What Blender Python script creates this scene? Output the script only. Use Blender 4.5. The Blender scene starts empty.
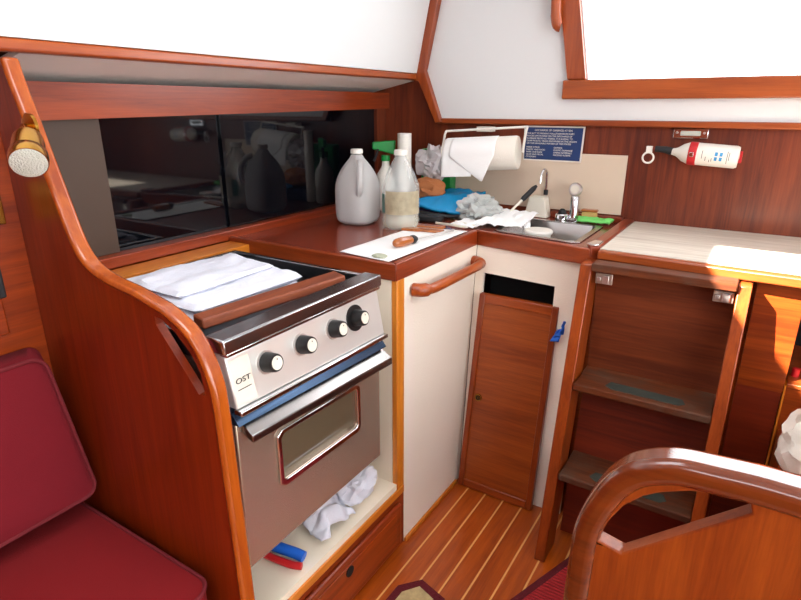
import bpy, bmesh, math, random
from mathutils import Vector, Matrix, noise
random.seed(4)
COL = bpy.context.scene.collection
PI = math.pi

# ------------------------------------------------------------------ materials
def srgb(r, g, b):
    def f(c):
        c /= 255.0
        return c/12.92 if c <= .04045 else ((c+.055)/1.055)**2.4
    return (f(r), f(g), f(b), 1)

def newmat(name):
    m = bpy.data.materials.new(name); m.use_nodes = True
    nt = m.node_tree
    return m, nt, nt.nodes['Principled BSDF']

def N(nt, t, **kw):
    n = nt.nodes.new(t)
    for k, v in kw.items():
        if k in n.inputs: n.inputs[k].default_value = v
        else: setattr(n, k, v)
    return n

def mat(name, col, rough=.5, metal=0, bump=0, bscale=60, var=0, vscale=6, coat=0, trans=0, alpha=1, ior=1.45, emis=None, es=0, sheen=0):
    m, nt, b = newmat(name)
    b.inputs['Base Color'].default_value = col
    b.inputs['Roughness'].default_value = rough
    b.inputs['Metallic'].default_value = metal
    b.inputs['Coat Weight'].default_value = coat
    b.inputs['Coat Roughness'].default_value = .12
    b.inputs['Transmission Weight'].default_value = trans
    b.inputs['IOR'].default_value = ior
    b.inputs['Sheen Weight'].default_value = sheen
    if alpha < 1: b.inputs['Alpha'].default_value = alpha
    tc = N(nt, 'ShaderNodeTexCoord')
    if var:
        no = N(nt, 'ShaderNodeTexNoise', Scale=vscale, Detail=5.0)
        nt.links.new(tc.outputs['Object'], no.inputs['Vector'])
        mx = N(nt, 'ShaderNodeMix', data_type='RGBA')
        mx.inputs[6].default_value = tuple(c*(1-var) for c in col[:3])+(1,)
        mx.inputs[7].default_value = tuple(min(1, c*(1+var*.6)) for c in col[:3])+(1,)
        nt.links.new(no.outputs['Fac'], mx.inputs[0])
        nt.links.new(mx.outputs[2], b.inputs['Base Color'])
    if bump:
        no = N(nt, 'ShaderNodeTexNoise', Scale=bscale, Detail=4.0)
        nt.links.new(tc.outputs['Object'], no.inputs['Vector'])
        bp = N(nt, 'ShaderNodeBump', Strength=bump, Distance=.004)
        nt.links.new(no.outputs['Fac'], bp.inputs['Height'])
        nt.links.new(bp.outputs['Normal'], b.inputs['Normal'])
    if emis:
        b.inputs['Emission Color'].default_value = emis
        b.inputs['Emission Strength'].default_value = es
    return m

def wood(name, light, dark, grain='z', rough=.33, coat=.15, sc=1.0, contrast=1.0, stripes=False, worn=None):
    m, nt, b = newmat(name)
    light = (light[0], light[1]*1.02, light[2]*.60, 1); dark = (dark[0]*.92, dark[1]*.92, dark[2]*.52, 1)
    tc = N(nt, 'ShaderNodeTexCoord')
    mp = N(nt, 'ShaderNodeMapping')
    s = {'x': (1.2, 22, 22), 'y': (22, 1.2, 22), 'z': (22, 22, 1.2)}[grain]
    mp.inputs['Scale'].default_value = tuple(v*sc for v in s)
    nt.links.new(tc.outputs['Object'], mp.inputs['Vector'])
    n1 = N(nt, 'ShaderNodeTexNoise', Scale=2.2, Detail=9.0, Roughness=.62, Distortion=.6)
    nt.links.new(mp.outputs[0], n1.inputs['Vector'])
    n2 = N(nt, 'ShaderNodeTexNoise', Scale=.22, Detail=3.0)
    nt.links.new(mp.outputs[0], n2.inputs['Vector'])
    n3 = N(nt, 'ShaderNodeTexNoise', Scale=12.0, Detail=2.0)
    nt.links.new(mp.outputs[0], n3.inputs['Vector'])
    a = N(nt, 'ShaderNodeMath', operation='ADD'); nt.links.new(n1.outputs[0], a.inputs[0]); nt.links.new(n2.outputs[0], a.inputs[1])
    a2 = N(nt, 'ShaderNodeMath', operation='MULTIPLY_ADD'); nt.links.new(n3.outputs[0], a2.inputs[0]); a2.inputs[1].default_value = .35; nt.links.new(a.outputs[0], a2.inputs[2])
    r = N(nt, 'ShaderNodeValToRGB')
    r.color_ramp.elements[0].position = 1.17-.32*contrast; r.color_ramp.elements[1].position = 1.0
    r.color_ramp.elements[0].position = max(.0, .86-.0*contrast); 
    mr = N(nt, 'ShaderNodeMapRange'); mr.inputs[1].default_value = .8; mr.inputs[2].default_value = 1.55
    nt.links.new(a2.outputs[0], mr.inputs[0]); nt.links.new(mr.outputs[0], r.inputs[0])
    r.color_ramp.elements[0].position = .15; r.color_ramp.elements[1].position = .85
    r.color_ramp.elements[0].color = dark; r.color_ramp.elements[1].color = light
    out = r.outputs[0]
    if stripes:   # narrow pale strips let into the sole boards
        sx = N(nt, 'ShaderNodeSeparateXYZ'); nt.links.new(tc.outputs['Object'], sx.inputs[0])
        d = N(nt, 'ShaderNodeMath', operation='MULTIPLY_ADD'); d.inputs[1].default_value = 1/.0665; d.inputs[2].default_value = stripes
        nt.links.new(sx.outputs[0], d.inputs[0])
        f = N(nt, 'ShaderNodeMath', operation='FRACT'); nt.links.new(d.outputs[0], f.inputs[0])
        l = N(nt, 'ShaderNodeMath', operation='LESS_THAN'); l.inputs[1].default_value = .085; nt.links.new(f.outputs[0], l.inputs[0])
        mx = N(nt, 'ShaderNodeMix', data_type='RGBA'); nt.links.new(l.outputs[0], mx.inputs[0])
        nt.links.new(out, mx.inputs[6]); mx.inputs[7].default_value = srgb(222, 160, 92)
        out = mx.outputs[2]
    if worn:      # worn grey patches
        nw = N(nt, 'ShaderNodeTexNoise', Scale=5.0, Detail=6.0, Roughness=.7); nt.links.new(tc.outputs['Object'], nw.inputs['Vector'])
        rw = N(nt, 'ShaderNodeValToRGB'); rw.color_ramp.elements[0].position = .42; rw.color_ramp.elements[1].position = .62
        nt.links.new(nw.outputs[0], rw.inputs[0])
        mx = N(nt, 'ShaderNodeMix', data_type='RGBA'); nt.links.new(rw.outputs[0], mx.inputs[0])
        nt.links.new(out, mx.inputs[6]); mx.inputs[7].default_value = worn
        out = mx.outputs[2]
    nt.links.new(out, b.inputs['Base Color'])
    b.inputs['Roughness'].default_value = rough
    b.inputs['Coat Weight'].default_value = coat; b.inputs['Coat Roughness'].default_value = .15
    bp = N(nt, 'ShaderNodeBump', Strength=.12, Distance=.002)
    nt.links.new(a2.outputs[0], bp.inputs['Height']); nt.links.new(bp.outputs[0], b.inputs['Normal'])
    return m

M = {}
M['teak_z'] = wood('teak_upright', srgb(160, 70, 26), srgb(112, 38, 12), 'z')
M['teak_x'] = wood('teak_across', srgb(160, 70, 26), srgb(112, 38, 12), 'x')
M['teak_y'] = wood('teak_along', srgb(166, 66, 22), srgb(118, 38, 12), 'y')
M['trim_y'] = wood('trim_along', srgb(180, 88, 42), srgb(138, 54, 24), 'y')
M['trim_x'] = wood('trim_across', srgb(170, 82, 44), srgb(126, 52, 28), 'x')
M['trim_z'] = wood('trim_upright', srgb(174, 80, 38), srgb(130, 50, 24), 'z')
M['pine_z'] = wood('amber_upright', srgb(222, 140, 58), srgb(196, 104, 36), 'z')
M['pine_y'] = wood('amber_along', srgb(214, 130, 52), srgb(186, 96, 34), 'y')
M['panel_z'] = wood('partition_veneer', srgb(150, 52, 16), srgb(112, 32, 10), 'z', rough=.3, sc=.7)
M['cap'] = wood('cap_rail', srgb(188, 94, 34), srgb(146, 58, 18), 'z', rough=.25, coat=.6, sc=.5)
M['fgcap'] = wood('cap_rail_dark', srgb(126, 56, 28), srgb(90, 34, 16), 'x', rough=.22, coat=.8, sc=.5)
M['fgpanel'] = wood('front_partition_veneer', srgb(170, 80, 30), srgb(130, 50, 18), 'z', rough=.35)
M['mahog_z'] = wood('mahogany_bulkhead', srgb(134, 58, 36), srgb(84, 28, 20), 'z', rough=.4, sc=.8)
M['mahog_x'] = wood('mahogany_riser', srgb(128, 60, 38), srgb(88, 34, 20), 'x', rough=.42, sc=.7)
M['riser_low'] = wood('red_riser', srgb(128, 42, 20), srgb(88, 22, 10), 'x', rough=.42, sc=.7)
M['door'] = wood('door_veneer', srgb(166, 80, 30), srgb(126, 50, 16), 'x', rough=.4)
M['tread'] = wood('worn_tread', srgb(128, 66, 46), srgb(82, 38, 26), 'x', rough=.6, coat=0, worn=srgb(86, 62, 48))
M['floor'] = wood('sole_boards', srgb(180, 82, 22), srgb(132, 48, 10), 'y', rough=.33, coat=.3, stripes=.5)
M['ctop'] = mat('worktop_laminate', srgb(128, 50, 30), rough=.22, var=.15, vscale=4, coat=.3)
M['fiddle_x'] = wood('fiddle_across', srgb(156, 66, 32), srgb(114, 38, 18), 'x')
M['fiddle_y'] = wood('fiddle_along', srgb(150, 58, 28), srgb(108, 34, 16), 'y')
M['lam'] = mat('cream_laminate', srgb(240, 230, 214), rough=.45, bump=.25, bscale=220, var=.04, vscale=5)
M['beige'] = mat('beige_panel', srgb(214, 194, 172), rough=.5, var=.05, vscale=6)
M['white'] = mat('white_gelcoat', srgb(226, 228, 228), rough=.35, bump=.15, bscale=14, var=.03, vscale=3)
M['liner'] = mat('niche_liner', srgb(236, 224, 202), rough=.5, var=.12, vscale=9)
M['under'] = mat('grey_white_lining', srgb(244, 238, 230), rough=.6, var=.05)
M['glass'] = mat('black_acrylic', srgb(6, 7, 12), rough=.04, coat=.0, ior=1.5)
M['brownpanel'] = mat('brown_board', srgb(74, 56, 44), rough=.5, var=.1)
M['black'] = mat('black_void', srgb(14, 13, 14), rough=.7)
M['blackm'] = mat('black_enamel', srgb(26, 26, 28), rough=.3, var=.2)
M['steel'] = mat('brushed_steel', srgb(214, 210, 206), rough=.3, metal=.85, bump=.04, bscale=90)
M['steeld'] = mat('warm_steel', srgb(206, 186, 166), rough=.26, metal=.78, var=.22, vscale=5)  # mottled steel, warm reflections put into its base colour
M['chrome'] = mat('chrome', srgb(220, 220, 222), rough=.12, metal=1)
M['brass'] = mat('brass', srgb(190, 140, 60), rough=.22, metal=1, var=.2, vscale=30)
M['oveng'] = mat('oven_glass', srgb(92, 80, 62), rough=.06, coat=.5)  # a yellowish reflection is put into the glass colour
M['knob'] = mat('black_knob', srgb(24, 22, 22), rough=.4)
M['cream'] = mat('cream_disc', srgb(226, 220, 204), rough=.4)
M['cloth'] = mat('white_cloth', srgb(214, 216, 226), rough=.9, bump=.3, bscale=200, sheen=.2)
M['paper'] = mat('white_paper', srgb(242, 242, 240), rough=.8, bump=.15, bscale=80)
M['towelp'] = mat('paper_towel', srgb(232, 226, 214), rough=.9, bump=.4, bscale=240)
M['red'] = mat('crimson_fabric', srgb(128, 10, 16), rough=.95, bump=.3, bscale=500, var=.1, vscale=8)
M['redback'] = mat('crimson_fabric_back', srgb(116, 12, 26), rough=.95, bump=.3, bscale=500, var=.1, vscale=8)
M['piping'] = mat('crimson_piping', srgb(110, 24, 32), rough=.8)
M['sign'] = mat('navy_sign', srgb(30, 56, 104), rough=.4)
M['lens'] = mat('lamp_lens', srgb(214, 220, 206), rough=.3, bump=1, bscale=300)
M['redp'] = mat('red_strap', srgb(190, 30, 34), rough=.5)
M['whitep'] = mat('white_plastic', srgb(230, 226, 216), rough=.35)
M['bluet'] = mat('blue_tape', srgb(20, 96, 200), rough=.5)
M['bluebag'] = mat('blue_plastic', srgb(24, 140, 196), rough=.25, var=.3, vscale=20)
M['navyp'] = mat('navy_plastic', srgb(34, 44, 84), rough=.4)
M['green'] = mat('green_plastic', srgb(20, 140, 60), rough=.35)
M['greencl'] = mat('green_cloth', srgb(120, 214, 110), rough=.9)
M['ink'] = mat('dark_ink', srgb(30, 30, 34), rough=.6)
M['inkb'] = mat('blue_ink', srgb(60, 150, 205), rough=.6)
M['label'] = mat('bottle_label', srgb(176, 164, 136), rough=.5, var=.5, vscale=55)
M['labelg'] = mat('green_label', srgb(60, 110, 100), rough=.5, var=.3, vscale=50)
M['jug'] = mat('milky_plastic', srgb(214, 212, 210), rough=.4, trans=.35, ior=1.2)
M['clear'] = mat('clear_plastic', srgb(225, 230, 228), rough=.08, alpha=.32)
M['bag'] = mat('hazy_film', srgb(215, 208, 210), rough=.2, alpha=.6, var=.2, vscale=25)
M['bagcol'] = mat('printed_film', srgb(196, 206, 200), rough=.3, var=.55, vscale=22)
M['rubber'] = mat('black_rubber', srgb(34, 34, 36), rough=.6)
M['handle'] = wood('tool_handle', srgb(190, 110, 60), srgb(150, 76, 36), 'y', coat=.6)
M['brownbox'] = mat('brown_card', srgb(170, 104, 60), rough=.8, var=.15)
M['baredwood'] = wood('bare_bar', srgb(150, 74, 48), srgb(106, 44, 28), 'y', rough=.55, coat=0)
M['latchm'] = mat('latch_metal', srgb(200, 192, 180), rough=.35, metal=.7)
M['putty'] = mat('grey_green', srgb(168, 172, 150), rough=.8)
M['bagm'] = mat('printed_haze', srgb(206, 210, 206), rough=.25, alpha=.75, var=.22, vscale=40)
M['steelf'] = mat('polished_edge', srgb(190, 192, 196), rough=.2, metal=1)
M['rug'] = mat('red_rug', srgb(150, 30, 34), rough=1, bump=1, bscale=120, var=.4, vscale=40)
M['rugb'] = mat('rug_border', srgb(92, 20, 28), rough=1, bump=1, bscale=120)
M['rugp'] = mat('rug_pattern', srgb(190, 168, 120), rough=1, var=.5, vscale=60)
M['sinkm'] = mat('sink_steel', srgb(186, 182, 180), rough=.22, metal=1, var=.15, vscale=12)
M['bristle'] = mat('tan_bristle', srgb(206, 168, 104), rough=.9)

M['tread'].node_tree.nodes['Principled BSDF'].inputs['Specular IOR Level'].default_value = .2

# ------------------------------------------------------------------ helpers
def ns(): return bmesh.new()

def obj(name, bm, m, parent=None, bev=0, seg=2, smooth=True, subsurf=0, solid=0, ang=35):
    bmesh.ops.recalc_face_normals(bm, faces=bm.faces[:])
    if parent is not None: off = Vector(parent_world(parent))
    else:
        xs = [v.co for v in bm.verts]
        off = Vector(((min(v.x for v in xs)+max(v.x for v in xs))/2, (min(v.y for v in xs)+max(v.y for v in xs))/2, min(v.z for v in xs)))
    for v in bm.verts: v.co -= off
    me = bpy.data.meshes.new(name); bm.to_mesh(me); bm.free()
    if isinstance(m, (list, tuple)):
        for q in m: me.materials.append(M[q])
    else: me.materials.append(M[m])
    if smooth:
        for p in me.polygons: p.use_smooth = True
        me.set_sharp_from_angle(angle=math.radians(ang))
    o = bpy.data.objects.new(name, me); COL.objects.link(o)
    if parent is not None: o.parent = parent; o.location = (0, 0, 0)
    else: o.location = off
    if solid:
        s = o.modifiers.new('thick', 'SOLIDIFY'); s.thickness = solid; s.offset = 0
    if bev:
        b = o.modifiers.new('bevel', 'BEVEL'); b.width = bev; b.segments = seg; b.limit_method = 'ANGLE'; b.angle_limit = math.radians(35)
    if subsurf:
        s = o.modifiers.new('sub', 'SUBSURF'); s.levels = subsurf; s.render_levels = subsurf
    return o

def parent_world(p):
    v = Vector((0, 0, 0))
    while p is not None: v += p.location; p = p.parent
    return v

def tag(o, label, cat, group=None):
    o['label'] = label; o['category'] = cat
    if group: o['group'] = group
    return o

def thing(name, loc, label, cat, group=None):
    o = bpy.data.objects.new(name, None); COL.objects.link(o); o.location = loc
    o.empty_display_size = .05
    return tag(o, label, cat, group)

def struct(name, bm, m, **k):
    o = obj(name, bm, m, **k); o['kind'] = 'structure'; return o

def bx(bm, x0, x1, y0, y1, z0, z1):
    return hexa(bm, [(x0, y0, z0), (x1, y0, z0), (x1, y1, z0), (x0, y1, z0), (x0, y0, z1), (x1, y0, z1), (x1, y1, z1), (x0, y1, z1)])

def hexa(bm, p):
    v = [bm.verts.new(q) for q in p]
    for f in ((0, 3, 2, 1), (4, 5, 6, 7), (0, 1, 5, 4), (1, 2, 6, 5), (2, 3, 7, 6), (3, 0, 4, 7)):
        bm.faces.new([v[i] for i in f])
    return v

def B(*a):
    bm = ns(); bx(bm, *a); return bm

def prism(bm, loops, f0, f1):
    """loops of 2D points (outer then holes); f0/f1 map a 2D point to the two faces"""
    rings = []
    edges = []
    for lp in loops:
        vs = [bm.verts.new(f0(*p)) for p in lp]
        rings.append((lp, vs))
        for i in range(len(vs)): edges.append(bm.edges.new((vs[i], vs[(i+1) % len(vs)])))
    r = bmesh.ops.triangle_fill(bm, use_beauty=True, use_dissolve=False, edges=edges)
    faces = [g for g in r['geom'] if isinstance(g, bmesh.types.BMFace)]
    m = {}
    for lp, vs in rings:
        for p, v in zip(lp, vs): m[v] = bm.verts.new(f1(*p))
    for f in faces: bm.faces.new([m[v] for v in reversed(f.verts)])
    for lp, vs in rings:
        for i in range(len(vs)):
            a, b = vs[i], vs[(i+1) % len(vs)]
            bm.faces.new((a, b, m[b], m[a]))
    return bm

def PY(loops, y0, y1):      # polygon drawn in x,z, thickness along y
    return prism(ns(), loops, lambda a, b: (a, y0, b), lambda a, b: (a, y1, b))
def PX(loops, x0, x1):      # polygon in y,z
    return prism(ns(), loops, lambda a, b: (x0, a, b), lambda a, b: (x1, a, b))
def PZ(loops, z0, z1):      # polygon in x,y
    return prism(ns(), loops, lambda a, b: (a, b, z0), lambda a, b: (a, b, z1))

def lathe(bm, prof, c=(0, 0, 0), axis=(0, 0, 1), n=28, sq=None):
    """prof: (radius, height); sq: superellipse exponent for squarish sections"""
    q = Vector((0, 0, 1)).rotation_difference(Vector(axis).normalized())
    rings = []
    for r, h in prof:
        if r < 1e-5: rings.append([bm.verts.new(Vector(c)+q @ Vector((0, 0, h)))]); continue
        ring = []
        for i in range(n):
            a = 2*PI*i/n; ca, sa = math.cos(a), math.sin(a)
            k = 1
            if sq: k = (abs(ca)**sq+abs(sa)**sq)**(-1/sq)
            ring.append(bm.verts.new(Vector(c)+q @ Vector((r*k*ca, r*k*sa, h))))
        rings.append(ring)
    for a, b in zip(rings, rings[1:]):
        for i in range(n):
            j = (i+1) % n
            if len(a) == 1 and len(b) == 1: continue
            if len(a) == 1: bm.faces.new((a[0], b[i], b[j]))
            elif len(b) == 1: bm.faces.new((a[i], a[j], b[0]))
            else: bm.faces.new((a[i], a[j], b[j], b[i]))
    if len(rings[0]) > 1: bm.faces.new(list(reversed(rings[0])))
    if len(rings[-1]) > 1: bm.faces.new(rings[-1])
    return bm

def tube(bm, pts, r, n=12, closed=False):
    P = [Vector(p) for p in pts]; rr = r if isinstance(r, (list, tuple)) else [r]*len(P)
    rings = []; up = None
    for i, p in enumerate(P):
        a = P[(i-1) % len(P)] if closed or i else P[0]
        b = P[(i+1) % len(P)] if closed or i < len(P)-1 else P[-1]
        t = (b-a).normalized()
        if up is None:
            up = Vector((0, 0, 1)) if abs(t.z) < .9 else Vector((1, 0, 0))
        s = t.cross(up).normalized(); up = s.cross(t).normalized()
        rings.append([bm.verts.new(p+(s*math.cos(2*PI*k/n)+up*math.sin(2*PI*k/n))*rr[i]) for k in range(n)])
    m = len(rings)
    for i in range(m if closed else m-1):
        a, b = rings[i], rings[(i+1) % m]
        for k in range(n): bm.faces.new((a[k], a[(k+1) % n], b[(k+1) % n], b[k]))
    if not closed:
        bm.faces.new(list(reversed(rings[0]))); bm.faces.new(rings[-1])
    return bm

def ribbon(outer, y0, y1, w):
    """cap rail: the outer outline in x,z offset inwards by w, between y0 and y1"""
    P = [Vector(p) for p in outer]; inn = []
    for i, p in enumerate(P):
        a = P[max(i-1, 0)]; b = P[min(i+1, len(P)-1)]
        t = (b-a).normalized(); nrm = Vector((t.y, -t.x))
        inn.append(p+nrm*w)
    bm = ns(); R = []
    for p, q in zip(P, inn):
        R.append([bm.verts.new(c) for c in ((p.x, y0, p.y), (p.x, y1, p.y), (q.x, y1, q.y), (q.x, y0, q.y))])
    for a, b in zip(R, R[1:]):
        for k in range(4): bm.faces.new((a[k], a[(k+1) % 4], b[(k+1) % 4], b[k]))
    bm.faces.new(R[0]); bm.faces.new(list(reversed(R[-1])))
    return bm, inn

def smooth_path(pts, k=4):
    P = [Vector(p) for p in pts]; out = []
    for i in range(len(P)-1):
        p0 = P[max(i-1, 0)]; p1 = P[i]; p2 = P[i+1]; p3 = P[min(i+2, len(P)-1)]
        for j in range(k):
            t = j/k
            out.append(.5*((2*p1)+(p2-p0)*t+(2*p0-5*p1+4*p2-p3)*t*t+(3*p1-p0-3*p2+p3)*t**3))
    out.append(P[-1]); return out

def sheet(corners, nx, ny, fn):
    """grid over a quad of 4 corners (a,b,c,d); fn(u,v,p)->p"""
    a, b, c, d = [Vector(q) for q in corners]; bm = ns(); G = []
    for j in range(ny+1):
        row = []
        for i in range(nx+1):
            u, v = i/nx, j/ny
            p = (a*(1-u)+b*u)*(1-v)+(d*(1-u)+c*u)*v
            row.append(bm.verts.new(fn(u, v, p)))
        G.append(row)
    for j in range(ny):
        for i in range(nx): bm.faces.new((G[j][i], G[j][i+1], G[j+1][i+1], G[j+1][i]))
    return bm

def blob(c, s, seed, amp=.25, freq=3, sub=4, flat=None):
    bm = ns(); bmesh.ops.create_icosphere(bm, subdivisions=sub, radius=1)
    for v in bm.verts:
        n = v.co.normalized(); d = 0
        for k, f in enumerate((freq, freq*2.3)):
            d += abs(noise.noise(n*f+Vector((seed, seed*2.1, k))))*amp*(1 if k == 0 else .55)
        q = n*(1-d*1.4+amp*.3)
        p = Vector((q.x*s[0], q.y*s[1], q.z*s[2]))+Vector(c)
        if flat is not None and p.z < flat: p.z = flat+(.001)*abs(noise.noise(n*9))
        v.co = p
    return bm

def text(body, size, loc, m, parent, rot=(PI/2, 0, 0), name='lettering', ext=.0004, align='LEFT', sx=1):
    cu = bpy.data.curves.new('t', 'FONT'); cu.body = body; cu.size = size; cu.extrude = ext; cu.align_x = align
    t = bpy.data.objects.new('t', cu)
    me = bpy.data.meshes.new_from_object(t); bpy.data.objects.remove(t)
    R = Matrix.Translation(loc) @ (rot if isinstance(rot, Matrix) else __import__('mathutils').Euler(rot).to_matrix().to_4x4()) @ Matrix.Diagonal((sx, 1, 1, 1))
    me.transform(R); me.transform(Matrix.Translation(-parent_world(parent)))
    me.materials.clear(); me.materials.append(M[m])
    o = bpy.data.objects.new(name, me); COL.objects.link(o); o.parent = parent
    return o

# ================================================================== SETTING
YB = 2.12
bm = ns(); bx(bm, -1.6, 1.23, -1.83, YB+.03, -.03, 0); fl = struct('floor', bm, 'floor', smooth=False)
# shift pattern so a strip lands at x=-.71 (object origin is the box centre)
cx = fl.location.x
for n in M['floor'].node_tree.nodes:
    if n.type == 'MATH' and n.operation == 'MULTIPLY_ADD' and abs(n.inputs[1].default_value-1/.0665) < 1e-4:
        n.inputs[2].default_value = (cx+.713)/.0665
# bulkhead: mahogany below, white coaming above
struct('wall_back', PY([[(-1.555, 0), (1.2, 0), (1.2, 1.36), (-1.15, 1.36), (-1.15, 1.40), (-1.555, 1.40)]], YB+.0005, YB+.03), 'mahog_z', smooth=False)
wl = [(-1.135, 1.252), (1.2, 1.252), (1.2, 1.92), (-1.125, 1.92), (-1.17, 1.69), (-1.225, 1.42)]
hole = [(-.568, 1.384), (.75, 1.384), (.75, 1.86), (-.655, 1.86)]
struct('wall_back_upper', PY([wl, hole], YB-.02, YB), 'white', smooth=False)
struct('trim_1', B(-1.145, 1.2, YB-.034, YB-.0005, 1.234, 1.254), 'trim_x', bev=.004)
struct('trim_2', PY([[(-1.147, 1.236), (-1.125, 1.240), (-1.200, 1.43), (-1.140, 1.69), (-1.095, 1.9), (-1.160, 1.9), (-1.206, 1.69), (-1.262, 1.425), (-1.262, 1.397), (-1.226, 1.393)]], YB-.050, YB-.0205), 'trim_z', bev=.003)
# window in the upper bulkhead
w = bpy.data.objects.new('window_1', None); COL.objects.link(w); w.location = (.08, YB, 1.372); w['kind'] = 'structure'
obj('window_sill', B(-.648, .80, YB-.05, YB-.0205, 1.322, 1.384), 'trim_x', w, bev=.005)
obj('window_jamb', PY([[(-.635, 1.3845), (-.572, 1.3845), (-.66, 1.86), (-.725, 1.86)]], YB-.042, YB-.0205), 'trim_z', w, bev=.004)
obj('window_jamb', B(.75, .8, YB-.042, YB+.02, 1.3845, 1.86), 'trim_z', w, bev=.004)
obj('window_head', B(-.73, .8, YB-.045, YB+.02, 1.8605, 1.895), 'trim_x', w, bev=.004)
# cabin side, sloping inwards, and the side-deck lining
struct('wall_left_upper', PY([[(-1.262, 1.422), (-1.155, 1.92), (-1.125, 1.92), (-1.232, 1.422)]], -1.8, YB-.051), 'white', smooth=False)
struct('trim_3', B(-1.268, -1.2335, -1.8, YB-.0505, 1.397, 1.4215), 'trim_y', bev=.005)
struct('ceiling_side', PY([[(-1.55, 1.340), (-1.2685, 1.398), (-1.2685, 1.410), (-1.55, 1.352)]], .62, YB-.001), 'under', smooth=False)
struct('trim_4', PX([[(.63, 1.268), (YB-.001, 1.290), (YB-.001, 1.352), (.63, 1.352)]], -1.415, -1.395), 'teak_y', smooth=False)
# hull side wall
struct('wall_left', B(-1.60, -1.56, -1.83, YB+.03, 0, 1.47), 'mahog_z', smooth=False)
struct('ceiling_deck', B(-1.60, -1.264, -1.83, YB+.03, 1.432, 1.47), 'white', smooth=False)
struct('wall_left_settee', B(-1.36, -1.31, -1.8, .575, 0, 1.39), 'teak_y', smooth=False)
struct('wall_right', PX([[(-1.8, 0), (YB, 0), (YB, 1.92), (-1.8, 1.92)], [(-1.3, 1.05), (1.3, 1.05), (1.3, 1.7), (-1.3, 1.7)]], 1.2, 1.23), 'white', smooth=False)  # unseen window opening added for daylight from the right
struct('wall_front', PY([[(-1.36, 0), (1.2, 0), (1.2, 1.92), (-1.36, 1.92)]], -1.83, -1.8), 'teak_z', smooth=False)
hatch = [(-.955, .20), (-.34, .20), (-.34, .80), (-.955, .80)]  # unseen opening, placed and shaped to aim the sun onto the deck
light_opening = [(-.3, -1.2), (.45, -1.2), (.45, -.5), (-.3, -.5)]  # unseen second opening, added to let more daylight into the cabin
struct('ceiling', PZ([[(-1.2, -1.8), (1.23, -1.8), (1.23, YB), (-1.2, YB)], hatch, light_opening], 1.92, 1.95), 'white', smooth=False)

# ================================================================== GALLEY WINDOW DOORS
t = thing('sliding_doors', (-1.42, 1.4, .93), 'glossy black sliding locker doors along the hull behind the stove and worktop', 'sliding doors')
obj('brown_panel', B(-1.424, -1.418, .632, .846, .932, 1.29), 'brownpanel', t)
obj('glass_panel', B(-1.433, -1.427, .84, 1.23, .932, 1.29), 'glass', t)
obj('glass_panel', B(-1.424, -1.418, 1.225, 1.64, .932, 1.29), 'glass', t)
obj('glass_panel', B(-1.433, -1.427, 1.62, 2.05, .932, 1.29), 'glass', t)
obj('end_post', B(-1.44, -1.412, 2.051, YB-.001, .932, 1.29), 'mahog_z', t)
struct('trim_5', B(-1.44, -1.388, .632, YB-.001, .9, .931), 'fiddle_y', bev=.003)

# ================================================================== CABINET + WORKTOP
cab = thing('galley_cabinet', (-.9, 1.4, 0), 'cream fronted galley cabinet with amber wood edging under the red-brown worktop', 'cabinet')
# front with niche opening for the stove
yA, yB_, yC = .600, 1.195, 1.232
FX = -.766
obj('front_frame', B(FX-.018, FX, yB_, yC, .215, .868), 'pine_z', cab, bev=.003)
obj('front_frame', B(FX-.018, FX+.001, yA, yC, .188, .2145), 'pine_y', cab, bev=.003)
bm = ns(); bx(bm, FX-.018, FX-.002, yA, yC-.0005, 0, .187)
obj('base_panel', bm, 'fiddle_y', cab)
obj('side_panel', PX([[(yC+.0005, 0), (1.617, 0), (1.687, .8655), (yC+.0005, .8655)]], FX-.018, FX-.001), 'lam', cab)
obj('base_trim', B(FX, FX+.008, yC, 1.585, 0, .014), 'pine_y', cab, bev=.002)
bm = ns()
bx(bm, -1.38, FX-.003, yA, yB_, .215, .235)                # floor
bx(bm, -1.38, FX-.0185, yB_, yB_+.01, .225, .868)           # right side
bx(bm, -1.39, -1.38, yA, yB_+.01, .225, .868)               # back
obj('niche_liner', bm, 'liner', cab, smooth=False)
obj('ledge_board', B(-1.386, -1.30, yA, 1.19, .869, .8995), 'pine_y', cab, bev=.002)
# end face under the sink, leaning a little (aft side of the corner), with a hatch opening
def face(u, z):   # u along x
    k = (u+.766)/.384
    top = 1.688-.045*k
    return 1.618+(top-1.618)*(z/.868)
loops = [[(-.7655, 0), (-.39, 0), (-.39, .868), (-.7655, .868)], [(-.735, .10), (-.486, .10), (-.486, .778), (-.735, .778)]]
bm = prism(ns(), loops, lambda a, b: (a, face(a, b), b), lambda a, b: (a, face(a, b)+.014, b))
obj('face_panel', bm, 'lam', cab, smooth=False)
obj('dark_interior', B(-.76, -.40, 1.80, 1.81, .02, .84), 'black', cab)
# drawer in the plinth
dr = obj('drawer', B(FX-.001, FX+.012, .66, 1.20, .022, .172), 'fiddle_y', cab, bev=.006)
bm = ns(); bx(bm, FX+.0121, FX+.0145, .69, 1.17, .045, .150); obj('drawer_panel', bm, 'teak_y', dr, bev=.001)
bm = lathe(ns(), [(.0155, 0), (.0155, .002)], (FX+.0147, .937, .132), (1, 0, 0)); obj('finger_hole', bm, 'black', dr)
# grab rail
bm = ns()
P = smooth_path([(FX+.001, 1.275, .822), (FX+.022, 1.283, .822), (FX+.036, 1.31, .821), (FX+.04, 1.36, .820), (FX+.04, 1.50, .818), (FX+.04, 1.59, .817), (FX+.036, 1.635, .816), (FX+.022, 1.655, .816), (FX+.001, 1.66, .816)], 5)
n = len(P); tube(bm, P, [.019 if (i < 9 or i > n-10) else .0145 for i in range(n)], 14)
obj('grab_rail', bm, 'trim_y', cab)

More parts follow.
